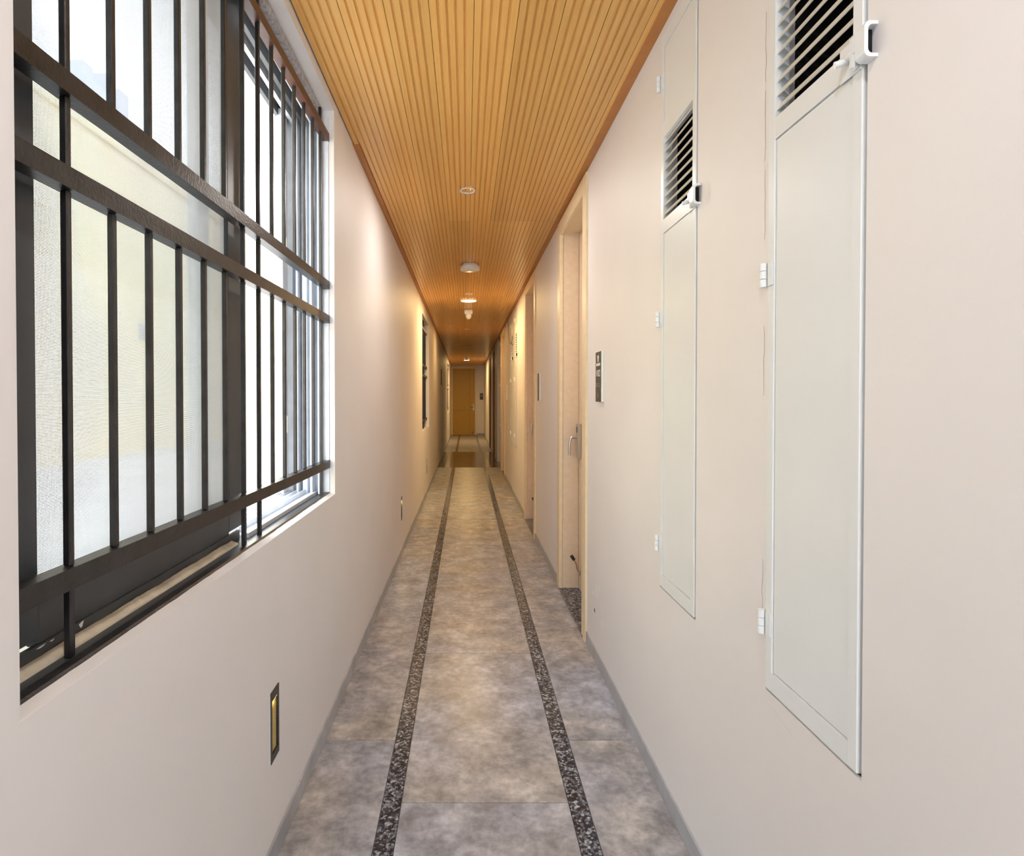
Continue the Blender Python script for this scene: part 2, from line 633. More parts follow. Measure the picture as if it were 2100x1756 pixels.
# ------------------------------------------------------------------ baseboards
bl = MB().box(XL, XL + 0.001, Y_BACK, Y_END, 0, 0.01).build('baseboard_left', 'grout')
tag(bl, 'low grey tile baseboard at the foot of the left wall', 'baseboard', kind='structure')
y = Y_BACK
while y < Y_END - 0.01:
    e = min(y + TP, Y_END)
    MB().cham(XL, XL + 0.007, y + 0.001, e - 0.001, 0.0005, 0.060, 0.001).build('baseboard_tile', 'baseboard', bl)
    y += TP
br = MB().box(XR - 0.001, XR, Y_BACK, DOORS[0] - 0.001, 0, 0.01).build('baseboard_right', 'grout')
tag(br, 'low grey tile baseboard at the foot of the right wall', 'baseboard', kind='structure')
edges = [Y_BACK]
for d in DOORS[:3]:
    edges += [d - 0.001, d + DW + 0.001]
edges.append(RX)
spans = [(edges[i], edges[i + 1]) for i in range(0, len(edges), 2)]
spans += [(11.3, DOORS[3] - 0.001), (DOORS[3] + DW + 0.001, DOORS[4] - 0.001), (DOORS[4] + DW + 0.001, Y_END - 0.01)]
for (a, b2) in spans:
    y = a
    while y < b2 - 0.01:
        e = min(y + TP, b2)
        MB().cham(XR - 0.007, XR, y + 0.001, e - 0.001, 0.0005, 0.060, 0.001).build('baseboard_tile', 'baseboard', br)
        y += TP
be = MB().cham(0.36, XR - 0.008, Y_END - 0.008, Y_END, 0.0005, 0.075, 0.001).build('baseboard_end', 'baseboard')
tag(be, 'short grey baseboard right of the far door', 'baseboard', kind='structure')


# ------------------------------------------------------------------ doors on the right wall
def make_door(n, y0, label):
    fw_, dw_ = ('frame_wood', 'door_wood') if n < 4 else ('brown_wood', 'dark_wood')
    root = empty('door_%d' % n, (XR, y0, 0), label, 'door', kind='structure')
    cx = -0.011
    top = 2.408
    ZO = 2.32
    # casings
    for (a, b2) in ((0, CASE), (DW - CASE, DW)):
        MB().cham(cx, 0.012, a, b2, 0.0, top, 0.002).build('casing', fw_, root)
    MB().cham(cx, 0.012, CASE + 0.0005, DW - CASE - 0.0005, ZO, top, 0.002).build('head_casing', fw_, root)
    # jamb lining
    for (a, b2) in ((CASE - 0.036, CASE - 0.006), (DW - CASE + 0.006, DW - CASE + 0.036)):
        MB().box(0.0125, 0.16, a, b2, 0.012, ZO + 0.012).build('jamb', dw_, root)
    MB().box(0.0125, 0.16, CASE - 0.006, DW - CASE + 0.006, ZO + 0.006, ZO + 0.030).build('head_jamb', fw_, root)
    # leaf
    LX = 0.117
    leaf = MB().box(LX, LX + 0.04, CASE - 0.003, DW - CASE + 0.003, 0.016, ZO + 0.003).build('leaf', dw_, root)
    MB().box(LX - 0.0008, LX + 0.001, DW - CASE + 0.001, DW - CASE + 0.0055, 0.016, ZO).build('gap_seal', 'dark_wood', leaf)
    MB().cham(-0.012, 0.20, CASE - 0.03, DW - CASE + 0.03, -0.02, 0.012, 0.0015).build('threshold', 'granite', root)
    # lock plate and lever
    ye = DW - CASE
    lock = MB().cham(LX - 0.024, LX, ye - 0.088, ye - 0.022, 0.868, 1.092, 0.004).build('lock_plate', 'steel', root)
    MB().cham(LX - 0.0252, LX - 0.0235, ye - 0.068, ye - 0.042, 1.035, 1.072, 0.0004).build('card_reader', 'black_plastic', lock)
    yl = ye - 0.045
    pts = [(LX - 0.022, yl, 1.005), (LX - 0.050, yl, 1.005), (LX - 0.060, yl, 1.001), (LX - 0.064, yl, 0.990),
           (LX - 0.069, yl, 0.955), (LX - 0.071, yl, 0.92), (LX - 0.070, yl, 0.888)]
    MB().tube(pts, [0.0085, 0.0085, 0.0085, 0.0085, 0.008, 0.0075, 0.0075], 12).build('lever', 'steel', lock)
    # kick-down stop
    zs = 0.135
    st = MB().cham(LX - 0.014, LX, ye - 0.075, ye - 0.035, zs - 0.018, zs + 0.018, 0.003).build('door_stop', 'steel', root)
    MB().tube([(LX - 0.012, ye - 0.055, zs), (LX - 0.020, ye - 0.055, zs + 0.02), (LX - 0.026, ye - 0.055, zs + 0.05),
               (LX - 0.042, ye - 0.055, zs + 0.082)], 0.0045, 8).build('arm', 'copper', st)
    MB().tube([(LX - 0.040, ye - 0.055, zs + 0.078), (LX - 0.058, ye - 0.055, zs + 0.105)], 0.0105, 10).build('rubber_tip', 'rubber', st)
    return root


DL = ['pale maple door and frame, nearest on the right wall, with steel lever',
      'second pale maple door frame along the right wall',
      'third maple door frame on the right, beyond the grey cable loop',
      'fourth door on the right wall, just past the pale corner return',
      'fifth and farthest door frame on the right wall']
for i, (d, lab) in enumerate(zip(DOORS, DL)):
    make_door(i + 1, d, lab)

# end door
root = empty('door_6', (0, Y_END, 0), 'ochre wooden door closing the far end of the corridor', 'door', kind='structure')
x0, x1 = -0.518, 0.355
for (a, b2) in ((x0, x0 + 0.05), (x1 - 0.05, x1)):
    MB().cham(a, b2, -0.03, -0.001, 0.0, 2.385, 0.003).build('casing', 'frame_wood', root)
MB().cham(x0 + 0.0505, x1 - 0.0505, -0.03, -0.001, 2.31, 2.385, 0.003).build('head_casing', 'frame_wood', root)
a, b2 = x0 + 0.054, x1 - 0.054
mid = 0.87
split = b2 - 0.18
for (p, q, r_, s_) in ((a, split - 0.002, 0.012, mid - 0.003), (split + 0.002, b2, 0.012, mid - 0.003),
                       (a, split - 0.002, mid + 0.003, 2.306), (split + 0.002, b2, mid + 0.003, 2.306)):
    MB().cham(p, q, -0.020, -0.002, r_, s_, 0.002).build('leaf_panel', 'end_door_wood', root)
MB().box(a, b2, -0.014, -0.0015, 0.010, 2.308).build('leaf', 'dark_wood', root)
lock = MB().cham(b2 - 0.075, b2 - 0.02, -0.040, -0.020, 0.86, 1.09, 0.004).build('lock_plate', 'white_plastic', root)
MB().cham(b2 - 0.062, b2 - 0.034, -0.0415, -0.0395, 1.03, 1.065, 0.0005).build('card_reader', 'black_plastic', lock)
MB().tube([(b2 - 0.048, -0.04, 0.97), (b2 - 0.048, -0.075, 0.97), (b2 - 0.06, -0.08, 0.97), (b2 - 0.16, -0.08, 0.97)], 0.009, 10).build('lever', 'dark_steel', lock)
MB().tube([(b2 - 0.085, -0.02, 0.12), (b2 - 0.085, -0.05, 0.10), (b2 - 0.085, -0.055, 0.06)], 0.011, 8).build('door_stop', 'rubber', root)
MB().box(x0, x1, -0.035, -0.0005, 0.0, 0.010).build('threshold', 'dark_wood', root)


# ------------------------------------------------------------------ utility hatches
def make_cabinet():
    root = empty('utility_hatch', (XR, CAB_Y[0], CAB_Z), '', '')
    Wd, H = CAB_W, CAB_H
    f0, f1 = -0.0025, 0.014           # door skin: 6 mm proud of the plaster
    S = 0.023
    # niche behind
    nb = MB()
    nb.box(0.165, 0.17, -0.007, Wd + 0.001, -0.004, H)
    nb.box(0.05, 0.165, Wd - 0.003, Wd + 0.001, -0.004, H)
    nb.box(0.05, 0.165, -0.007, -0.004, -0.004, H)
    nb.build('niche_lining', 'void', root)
    # outer fixed frame, coloured dark for the shade in the gap
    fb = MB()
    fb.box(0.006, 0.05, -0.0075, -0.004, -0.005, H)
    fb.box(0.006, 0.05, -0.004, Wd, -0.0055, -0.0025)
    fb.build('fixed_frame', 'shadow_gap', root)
    # door: stiles and rails
    MB().cham(f0, f1 + 0.012, 0.0, S, 0, H, 0.0012).build('stile', 'cabinet_paint', root)
    MB().cham(f0, f1 + 0.012, Wd - S, Wd, 0, H, 0.0008).build('stile', 'cabinet_paint', root)
    for (za, zb) in ((0, 0.039), (1.1135, 1.156), (1.411, 1.4615), (1.6915, H)):
        MB().box(f0 + 0.0003, f1 + 0.012, S - 0.0005, Wd - S + 0.0005, za, zb).build('rail', 'cabinet_paint', root)
    for (za, zb) in ((0.0405, 1.112), (1.463, 1.69)):
        MB().cham(f0 + 0.0025, f1, S + 0.0004, Wd - S - 0.0024, za, zb, 0.0012).build('panel', 'cabinet_paint', root)
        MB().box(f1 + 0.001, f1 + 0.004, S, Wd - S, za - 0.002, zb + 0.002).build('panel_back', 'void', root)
    # louvre
    n = 9
    p = (1.411 - 1.156) / (n + 0.15)
    sm = MB()
    a, t = 0.015, 0.0016
    sm.add([(0, 0, 0), (t * 1.2, 0, -t * 0.2), (a * 0.5 + t, 0, a), (a * 0.5, 0, a),
            (0, 1, 0), (t * 1.2, 1, -t * 0.2), (a * 0.5 + t, 1, a), (a * 0.5, 1, a)],
           [(0, 1, 2, 3), (7, 6, 5, 4), (0, 4, 5, 1), (1, 5, 6, 2), (2, 6, 7, 3), (3, 7, 4, 0)])
    me = sm.mesh('louver_slat', 'slat_paint')
    for v in me.vertices:
        v.co.y *= (Wd - 2 * S)
    for k in range(n):
        link('louver_slat', me, root, (f0 + 0.004, S, 1.156 + 0.005 + (k + 0.35) * p))
    # hinges on the far edge
    for z in (0.134, 0.848, 1.592):
        h = MB().cham(f0 - 0.0022, f0 - 0.0002, Wd - 0.021, Wd - 0.002, z - 0.024, z + 0.024, 0.0006).build('hinge', 'cabinet_paint', root)
        for q in (-1, 0, 1):
            MB().tube([(f0 - 0.006, Wd + 0.0065, z + q * 0.0165 - 0.0078), (f0 - 0.006, Wd + 0.0065, z + q * 0.0165 + 0.0078)],
                      0.0072, 12).build('knuckle', 'cabinet_paint', h)
    # slide latch on the near edge
    zl = 1.137
    la = MB().cham(f0 - 0.003, f0 - 0.0004, -0.001, 0.050, zl - 0.028, zl + 0.028, 0.001).build('latch_plate', 'cabinet_paint', root)
    MB().cham(f0 - 0.013, f0 - 0.0025, 0.002, 0.014, zl - 0.026, zl + 0.026, 0.003).build('guide', 'cabinet_paint', la)
    MB().tube([(f0 - 0.008, -0.016, zl), (f0 - 0.008, 0.034, zl)], 0.0055, 12).build('bolt', 'cabinet_paint', la)
    MB().tube([(f0 - 0.006, 0.026, zl - 0.002), (f0 - 0.024, 0.030, zl - 0.006)], 0.0055, 12).build('bolt_knob', 'cabinet_paint', la)
    # keeper on the plaster: a flattened loop
    kp = MB()
    prof = []
    hh, dd, rr = 0.027, 0.021, 0.009
    for (ca, cb, s0) in ((-dd + rr, hh - rr, 90), (-dd + rr, -hh + rr, 180)):
        for k in range(5):
            an = math.radians(s0 + k * 22.5)
            prof.append((ca + rr * math.cos(an), cb + rr * math.sin(an)))
    prof = [(0.0, hh)] + prof + [(0.0, -hh)]
    inner = [(px * 0.72, pz * 0.80) for px, pz in prof]
    m_ = len(prof)
    vs = []
    for yy in (-0.030, -0.0095):
        vs += [(px, yy, zl + pz) for px, pz in prof]
        vs += [(px, yy, zl + pz) for px, pz in inner]
    fs = []
    for k in range(m_ - 1):
        fs.append((k, k + 1, 2 * m_ + k + 1, 2 * m_ + k))
        fs.append((m_ + k + 1, m_ + k, 3 * m_ + k, 3 * m_ + k + 1))
        fs.append((k + 1, k, m_ + k, m_ + k + 1))
        fs.append((2 * m_ + k, 2 * m_ + k + 1, 3 * m_ + k + 1, 3 * m_ + k))
    kp.add(vs, fs)
    ko = kp.build('keeper', 'cabinet_paint', root)
    MB().box(-0.0145, -0.0005, -0.018, -0.014, zl - 0.0205, zl + 0.0205).build('slot_shade', 'void', ko)  # black plate inside the loop, painted shade for its hollow
    return root


CL = ['white steel utility hatch with louvre, nearest the viewer on the right',
      'white steel utility hatch with louvre, second from the viewer, before the first door',
      'white utility hatch under the grey cable loop past the second door',
      'white utility hatch just before the third door, beside the thin plate sign',
      'white utility hatch just behind the third door frame']
cab = make_cabinet()
for i, (yy, lab) in enumerate(zip(CAB_Y, CL)):
    c = cab if i == 0 else copy_tree(cab)
    c.location = (XR, yy, CAB_Z)
    tag(c, lab, 'hatch', 'utility hatches in the right wall')


# ------------------------------------------------------------------ room signs
def text_mesh(body, size):
    cu = bpy.data.curves.new('txt', 'FONT')
    cu.body = body
    cu.size = size
    cu.align_x = 'CENTER'
    cu.align_y = 'CENTER'
    cu.extrude = 0.0004
    o = bpy.data.objects.new('txt', cu)
    COL.objects.link(o)
    bpy.context.view_layer.update()
    me = bpy.data.meshes.new_from_object(o)
    bpy.data.objects.remove(o)
    bpy.data.curves.remove(cu)
    return me


RIGHT_FACE = Matrix(((0, 0, -1, 0), (-1, 0, 0, 0), (0, 1, 0, 0), (0, 0, 0, 1)))


def room_sign(y0, label, face='sign_art', number=None):
    w_, h_ = 0.105, 0.231
    zc = 1.353
    root = empty('room_sign', (XR, y0, zc - h_ / 2), label, 'sign', 'room signs along the walls')
    MB().cham(-0.0115, 0, 0, w_, 0, h_, 0.0012).build('backing', 'plate_edge', root)
    MB().box(-0.0130, -0.0115, 0.001, w_ - 0.001, 0.001, h_ - 0.001).build('face', face, root)
    if number:
        me = text_mesh(number, 0.052)
        me.materials.append(MATS['sign_white'])
        t = link('number', me, root)
        t.matrix_local = Matrix.Translation((-0.0137, w_ / 2, 0.130)) @ RIGHT_FACE @ Matrix.Diagonal((1.05, 0.85, 1, 1))
        fx0, fx1 = -0.0139, -0.0131
        g = MB()
        g.box(fx0, fx1, 0.040, 0.066, 0.199, 0.214)
        g.box(fx0, fx1, 0.045, 0.061, 0.191, 0.199)
        g.box(fx0, fx1, 0.055, 0.061, 0.182, 0.191)
        g.box(fx0, fx1, 0.045, 0.051, 0.184, 0.191)
        g.build('figure_mark', 'sign_white', root)
        MB().box(fx0, fx1, 0.014, 0.088, 0.166, 0.178).build('banner', 'sign_white', root)
        for k in range(3):
            yk = 0.018 + k * 0.028
            g = MB()
            g.box(fx0, fx1, yk, yk + 0.013, 0.073, 0.076)
            g.box(fx0, fx1, yk, yk + 0.013, 0.083, 0.086)
            g.box(fx0, fx1, yk + 0.005, yk + 0.008, 0.068, 0.090)
            g.build('glyph', 'sign_grey', root)
        g = MB()
        g.add([(fx0, 0.052, 0.018), (fx0, 0.059, 0.032), (fx0, 0.052, 0.046), (fx0, 0.045, 0.032)], [(0, 1, 2, 3)])
        g.build('drop_mark', 'sign_grey', root)
    return root


room_sign(2.55, 'dark printed room sign reading 102 before the first right door', number='102')
room_sign(4.71, 'brown room sign with white edge between the first and second right doors', face='sign_brown')
room_sign(8.53, 'thin pale room sign just before the third right door', face='plate_edge')
room_sign(13.8, 'small pale room sign beside the farthest right door', face='plate_edge')
# left wall sign
root = empty('room_sign', (XL, 11.7, 1.55), 'thin dark plate high on the left wall past the second window', 'sign', 'room signs along the walls')
MB().cham(0, 0.014, 0, 0.16, 0, 0.32, 0.001).build('backing', 'dark_wood', root)
MB().box(0.014, 0.0155, 0.004, 0.156, 0.004, 0.316).build('face', 'sign_brown', root)
# end wall sign
root = empty('room_sign', (0.473, Y_END, 1.235), 'black room sign on the end wall right of the far door', 'sign', 'room signs along the walls')
MB().cham(0, 0.108, -0.014, 0, 0, 0.225, 0.001).build('backing', 'black_plastic', root)
for (a, b2, c, d) in ((0.04, 0.068, 0.175, 0.200), (0.022, 0.086, 0.105, 0.135), (0.03, 0.078, 0.142, 0.15), (0.02, 0.036, 0.02, 0.032)):
    MB().box(a, b2, -0.0155, -0.014, c, d).build('mark', 'sign_grey', root)


# ------------------------------------------------------------------ step lights in the left wall
SLAB = ['recessed brass and black step light below the near window',
        'recessed step light on the left wall, second from the viewer',
        'recessed step light on the left wall, third from the viewer',
        'recessed step light on the left wall, fourth from the viewer',
        'recessed step light on the left wall, farthest from the viewer']


def step_light(y0, label, power):
    w_, z0, z1 = 0.068, 0.272, 0.464
    root = empty('step_light', (XL, y0, z0), label, 'wall light', 'step lights low in the left wall')
    h_ = z1 - z0
    fb = MB()
    fw = 0.011
    fb.box(-0.004, 0.0022, 0.001, fw, 0.001, h_ - 0.001)
    fb.box(-0.004, 0.0022, w_ - fw, w_ - 0.001, 0.001, h_ - 0.001)
    fb.box(-0.004, 0.0022, fw, w_ - fw, 0.001, 0.022)
    fb.box(-0.004, 0.0022, fw, w_ - fw, h_ - 0.026, h_ - 0.001)
    fb.build('face_frame', 'black_plastic', root)
    MB().box(-0.001, 0.0008, -0.0015, 0.0005, 0.0, h_).build('edge_bead', 'plate_edge', root)
    MB().box(-0.006, -0.003, fw - 0.004, w_ - fw + 0.004, 0.01, h_ - 0.01).build('reflector', 'gold_reflector', root)
    sd = MB()
    sd.box(-0.006, -0.0005, fw - 0.004, fw - 0.0005, 0.01, h_ - 0.01)
    sd.box(-0.006, -0.0005, w_ - fw + 0.0005, w_ - fw + 0.004, 0.01, h_ - 0.01)
    sd.build('housing_side', 'black_plastic', root)
    MB().box(-0.0028, 0.0005, fw + 0.002, w_ - fw - 0.002, h_ - 0.029, h_ - 0.0262).build('led_strip', 'lamp_step', root)
    ld = bpy.data.lights.new('step_lamp', 'SPOT')
    ld.energy = power
    ld.color = (1.0, 0.74, 0.36)
    ld.spot_size = math.radians(165)
    ld.spot_blend = 0.7
    ld.shadow_soft_size = 0.003
    lo = link('lamp', ld, root, (0.002, w_ / 2, h_ - 0.033))
    return root


for i, (y, lab) in enumerate(zip(STEP, SLAB)):
    step_light(y, lab, [0.012, 0.8, 0.8, 0.7, 0.7][i])


# ------------------------------------------------------------------ ceiling fixtures
def point(root, power, col, dz, rad=0.05):
    ld = bpy.data.lights.new('bulb', 'AREA')
    ld.shape = 'DISK'
    ld.size = rad * 2
    ld.energy = power
    ld.color = col
    return link('bulb', ld, root, (0, 0, dz))


def downlight(x, y, r0, label, power, col=(1.0, 0.86, 0.66), lens='lamp_white'):
    root = empty('recessed_downlight', (x, y, ZC), label, 'ceiling light', 'recessed downlights')
    MB().lathe([(r0 * 0.72, 0.004), (r0 * 0.80, -0.003), (r0 * 0.97, -0.0045), (r0, -0.002), (r0, 0.002)], 32).build('ring', 'white_plastic', root)
    MB().lathe([(r0 * 0.60, 0.010), (r0 * 0.72, 0.003)], 32).build('reflector', 'steel', root)
    MB().lathe([(0.0005, 0.0085), (r0 * 0.60, 0.0085)], 32).build('lens', lens, root)
    if power > 0:
        ld = bpy.data.lights.new('bulb', 'AREA')
        ld.shape = 'DISK'
        ld.size = r0 * 1.3
        ld.energy = power
        ld.color = col
        link('bulb', ld, root, (0, 0, -0.006))
    return root


downlight(0.008, 0.08, 0.044, 'added fill downlight overhead, out of view before the first one seen', 4.6, (0.90, 0.95, 1.0))  # added out of view as near fill, continuing the downlight spacing
downlight(0.008, 3.20, 0.044, 'lit recessed downlight, first fixture in view on the ceiling', 4.2, (1.0, 0.94, 0.88))
downlight(0.033, 6.32, 0.044, 'small recessed downlight just before the flat round lamp', 4, (1.0, 0.72, 0.38))
downlight(0.018, 9.50, 0.044, 'small recessed downlight past the domed sensor', 4.0, (1.0, 0.62, 0.24))

# round drum lamp
root = empty('drum_light', (0.033, 4.95, ZC), 'thick white round surface lamp, second fixture on the ceiling', 'ceiling light')
MB().lathe([(0.066, 0.0), (0.066, -0.012), (0.0655, -0.014)], 36).build('base', 'white_plastic', root)
MB().lathe([(0.060, -0.013), (0.083, -0.016), (0.085, -0.020), (0.085, -0.044), (0.081, -0.050), (0.0005, -0.056)], 36).build('shade', 'white_plastic', root)

# flat round LED lamp, lit
root = empty('round_panel_light', (0.03, 6.72, ZC), 'flat round lit lamp in the middle of the ceiling', 'ceiling light')
MB().lathe([(0.097, 0.0), (0.099, -0.004), (0.097, -0.010), (0.092, -0.012)], 36).build('rim', 'white_plastic', root)
MB().lathe([(0.092, -0.0115), (0.06, -0.0135), (0.0005, -0.0145)], 36).build('diffuser', 'lamp_warm', root)
point(root, 8, (1.0, 0.66, 0.28), -0.018, 0.085)

# domed sensor
root = empty('dome_sensor', (0.03, 7.45, ZC), 'white domed sensor hanging behind the flat round lamp', 'sensor')
MB().cham(-0.055, 0.055, -0.055, 0.055, -0.060, -0.0005, 0.008).build('base', 'white_plastic', root)
MB().lathe([(0.040, -0.060), (0.040, -0.085)] + [(0.040 * math.cos(t), -0.085 - 0.040 * math.sin(t)) for t in [math.radians(15 * k) for k in range(1, 6)]] + [(0.0005, -0.125)], 28).build('dome', 'white_plastic', root)

root = empty('round_panel_light', (0.015, 12.5, ZC), 'flat round unlit lamp far along the ceiling', 'ceiling light')
MB().lathe([(0.097, 0.0), (0.099, -0.004), (0.097, -0.012), (0.092, -0.014)], 32).build('rim', 'white_plastic', root)
MB().lathe([(0.092, -0.0135), (0.06, -0.0155), (0.03, -0.017), (0.028, -0.030), (0.0005, -0.032)], 32).build('diffuser', 'white_plastic', root)

root = empty('dome_sensor', (0.012, 15.6, ZC), 'small dark-eyed sensor on the ceiling near the far door', 'sensor')
MB().lathe([(0.050, 0.0), (0.050, -0.016), (0.036, -0.030), (0.036, -0.075), (0.0005, -0.078)], 24).build('base', 'white_plastic', root)
MB().lathe([(0.022, -0.076), (0.022, -0.090), (0.0005, -0.098)], 20).build('lens', 'black_plastic', root)
root = empty('round_panel_light', (0.012, 16.6, ZC), 'bright round lamp nearest the far door', 'ceiling light')
MB().lathe([(0.090, 0.0), (0.092, -0.004), (0.090, -0.030), (0.084, -0.032)], 32).build('rim', 'white_plastic', root)
MB().lathe([(0.084, -0.0315), (0.0005, -0.036)], 32).build('diffuser', 'lamp_white', root)
point(root, 15, (1.0, 0.66, 0.27), -0.040, 0.08)

# grey cable loop over the third hatch
pts = []
P = [(8.65, 2.35), (8.35, 2.40), (8.05, 2.33), (7.98, 2.20), (7.85, 2.08), (7.62, 2.00), (7.38, 2.00), (7.18, 2.06)]
for k in range(len(P) - 1):
    for s in range(4):
        t = s / 4
        p0, p1, p2, p3 = P[max(k - 1, 0)], P[k], P[k + 1], P[min(k + 2, len(P) - 1)]
        q = [0.5 * (2 * p1[i] + (p2[i] - p0[i]) * t + (2 * p0[i] - 5 * p1[i] + 4 * p2[i] - p3[i]) * t * t + (3 * p1[i] - p0[i] - 3 * p2[i] + p3[i]) * t ** 3) for i in (0, 1)]
        pts.append((XR - 0.026, q[0], q[1]))
pts.append((XR - 0.026, P[-1][0], P[-1][1]))
o = MB().tube(pts, 0.005, 8).build('cable', 'cable_grey')
tag(o, 'loose grey cable loop on the right wall under the ceiling', 'cable')


# ------------------------------------------------------------------ windows in the left wall
def window_one():
    y0, y1, z0, z1 = WIN[0]
    root = empty('window_1', (XL, y0, z0), 'large sliding window with insect screen nearest the viewer', 'window', kind='structure')
    Wd, H = y1 - y0, z1 - z0

    def X(d):        # depth behind wall face -> local x
        return -d
    # plaster skin on the reveal faces
    rv = MB()
    rv.box(X(0.0005), X(0.052), 0.0, 0.004, 0, H)
    rv.box(X(0.0005), X(0.052), Wd - 0.012, Wd, 0, H)
    rv.build('reveal', 'reveal_paint', root)
    # wavy painted sill edge
    rn = random.Random(11)
    vs, fs = [], []
    n = 60
    for k in range(n + 1):
        yy = Wd * k / n
        wv = 0.0022 * math.sin(k * 0.7) + 0.0016 * math.sin(k * 1.9 + 1) + rn.uniform(-0.0006, 0.0006)
        vs += [(X(0.0004), yy, 0.0), (X(0.0004), yy, 0.0005), (X(0.021) + wv, yy, 0.006), (X(0.03), yy, 0.003)]
    for k in range(n):
        for q in range(3):
            a = 4 * k + q
            fs.append((a, a + 4, a + 5, a + 1))
    MB().add(vs, fs).build('sill', 'reveal_paint', root)
    # lower frame: dark lip, channel, putty ridge, tracks
    MB().cham(X(0.020), X(0.042), 0.004, Wd - 0.012, 0.0, 0.010, 0.003).build('sill_lip', 'grille_paint', root)
    MB().box(X(0.040), X(0.20), 0.004, Wd - 0.012, 0.0, 0.003).build('track_base', 'sash_dark', root)
    vs, fs = [], []
    for k in range(n + 1):
        yy = 0.004 + 0.80 * k / n
        wv = 0.0016 * math.sin(k * 0.5) + rn.uniform(-0.0012, 0.0012)
        vs += [(X(0.066), yy, 0.003), (X(0.067), yy, 0.006 + wv * 0.5), (X(0.084) + wv, yy, 0.013 + wv), (X(0.086), yy, 0.003)]
    for k in range(n):
        for q in range(3):
            a = 4 * k + q
            fs.append((a, a + 4, a + 5, a + 1))
    MB().add(vs, fs).build('putty_ridge', 'putty', root)
    MB().box(X(0.086), X(0.094), 0.004, 0.86, 0.003, 0.028).build('track_rail', 'sash_dark', root)
    MB().box(X(0.066), X(0.084), 0.872, Wd - 0.012, 0.003, 0.016).build('track_rail', 'alu_skylit', root)
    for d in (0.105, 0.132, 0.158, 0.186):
        MB().box(X(d), X(d + 0.006), 0.90, Wd - 0.04, 0.006, 0.026).build('track_rail', 'alu_skylit', root)
    MB().box(X(0.084), X(0.20), 0.900, Wd - 0.012, 0.003, 0.010).build('track_floor', 'alu_skylit', root)
    # top frame
    MB().box(X(0.045), X(0.20), 0.004, Wd - 0.012, H - 0.03, H - 0.001).build('head_frame', 'plaster_grey', root)
    for (d, mt) in ((0.062, 'alu_skylit'), (0.100, 'sash_dark'), (0.135, 'alu_skylit'), (0.175, 'sash_dark')):
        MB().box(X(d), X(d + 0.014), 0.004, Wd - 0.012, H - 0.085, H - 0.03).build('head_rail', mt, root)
    # near and far jambs
    MB().box(X(0.055), X(0.20), 0.004, 0.05, 0.006, H - 0.03).build('jamb', 'sash_dark', root)
    fj = MB()
    fj.box(X(0.045), X(0.205), Wd - 0.02, Wd - 0.012, 0.006, H - 0.03)
    fj.build('jamb', 'alu_skylit', root)
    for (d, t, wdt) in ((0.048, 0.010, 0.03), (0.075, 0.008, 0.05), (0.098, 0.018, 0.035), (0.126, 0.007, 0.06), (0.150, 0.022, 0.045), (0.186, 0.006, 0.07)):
        MB().box(X(d), X(d + t), Wd - 0.02 - wdt, Wd - 0.02, 0.006, H - 0.03).build('jamb_rib', 'alu_skylit', root)
    # slid-open sash stile resting against the far jamb, with finger pulls
    MB().cham(X(0.160), X(0.182), Wd - 0.15, Wd - 0.09, 0.026, H - 0.06, 0.002).build('open_sash_stile', 'alu_skylit', root)
    for z in (0.25, 0.92):
        MB().cham(X(0.150), X(0.1595), Wd - 0.138, Wd - 0.122, z, z + 0.065, 0.002).build('sash_pull', 'white_plastic', root)
    # screen sash
    s0, s1 = 0.057, 0.895
    d0, d1 = 0.090, 0.110
    sash = MB()
    sash.cham(X(d0), X(d1), s0, s0 + 0.095, 0.034, H - 0.05, 0.002)
    sash.cham(X(d0), X(d1), s1 - 0.092, s1, 0.034, H - 0.05, 0.002)
    sash.cham(X(d0), X(d1), s0 + 0.095, s1 - 0.092, 0.022, 0.112, 0.002)
    sash.cham(X(d0), X(d1), s0 + 0.095, s1 - 0.092, H - 0.11, H - 0.05, 0.002)
    so = sash.build('screen_sash', 'sash_dark', root)
    pw = 0.0022
    ys0, ys1, zs0, zs1 = s0 + 0.095, s1 - 0.092, 0.112, H - 0.11
    wm = MB()
    dx = X((d0 + d1) / 2)
    z = zs0 + pw
    th, tv = 0.00066, 0.00044
    while z < zs1:
        wm.add([(dx - th, ys0, z), (dx, ys0, z - th), (dx + th, ys0, z), (dx, ys0, z + th),
                (dx - th, ys1, z), (dx, ys1, z - th), (dx + th, ys1, z), (dx, ys1, z + th)],
               [(0, 1, 5, 4), (1, 2, 6, 5), (2, 3, 7, 6), (3, 0, 4, 7)])
        z += pw
    y = ys0 + pw
    while y < ys1:
        wm.add([(dx - tv, y, zs0), (dx, y - tv, zs0), (dx + tv, y, zs0), (dx, y + tv, zs0),
                (dx - tv, y, zs1), (dx, y - tv, zs1), (dx + tv, y, zs1), (dx, y + tv, zs1)],
               [(0, 1, 5, 4), (1, 2, 6, 5), (2, 3, 7, 6), (3, 0, 4, 7)])
        y += pw
    w_ = wm.build('insect_screen', 'screen_wire', so)
    w_['kind'] = 'stuff'
    for (yc, zc_, w_, h_) in ((0.235, 0.022, 0.006, 0.005), (0.150, 0.024, 0.010, 0.0014), (0.172, 0.024, 0.005, 0.0012)):
        MB().add([(X(0.0858), yc - w_, zc_ + h_ * 0.4), (X(0.0858), yc - w_ * 0.2, zc_ - h_), (X(0.0858), yc + w_ * 0.4, zc_ - h_ * 0.7),
                  (X(0.0858), yc + w_, zc_ + h_), (X(0.0858), yc, zc_ + h_ * 0.8)], [(0, 1, 2, 3, 4)]).build('paint_chip', 'scuff', root)
    # glass sash behind the screen
    gs = MB()
    e0, e1 = 0.124, 0.146
    g0, g1 = 0.050, 0.775
    gs.cham(X(e0), X(e1), g0, g0 + 0.07, 0.034, H - 0.05, 0.002)
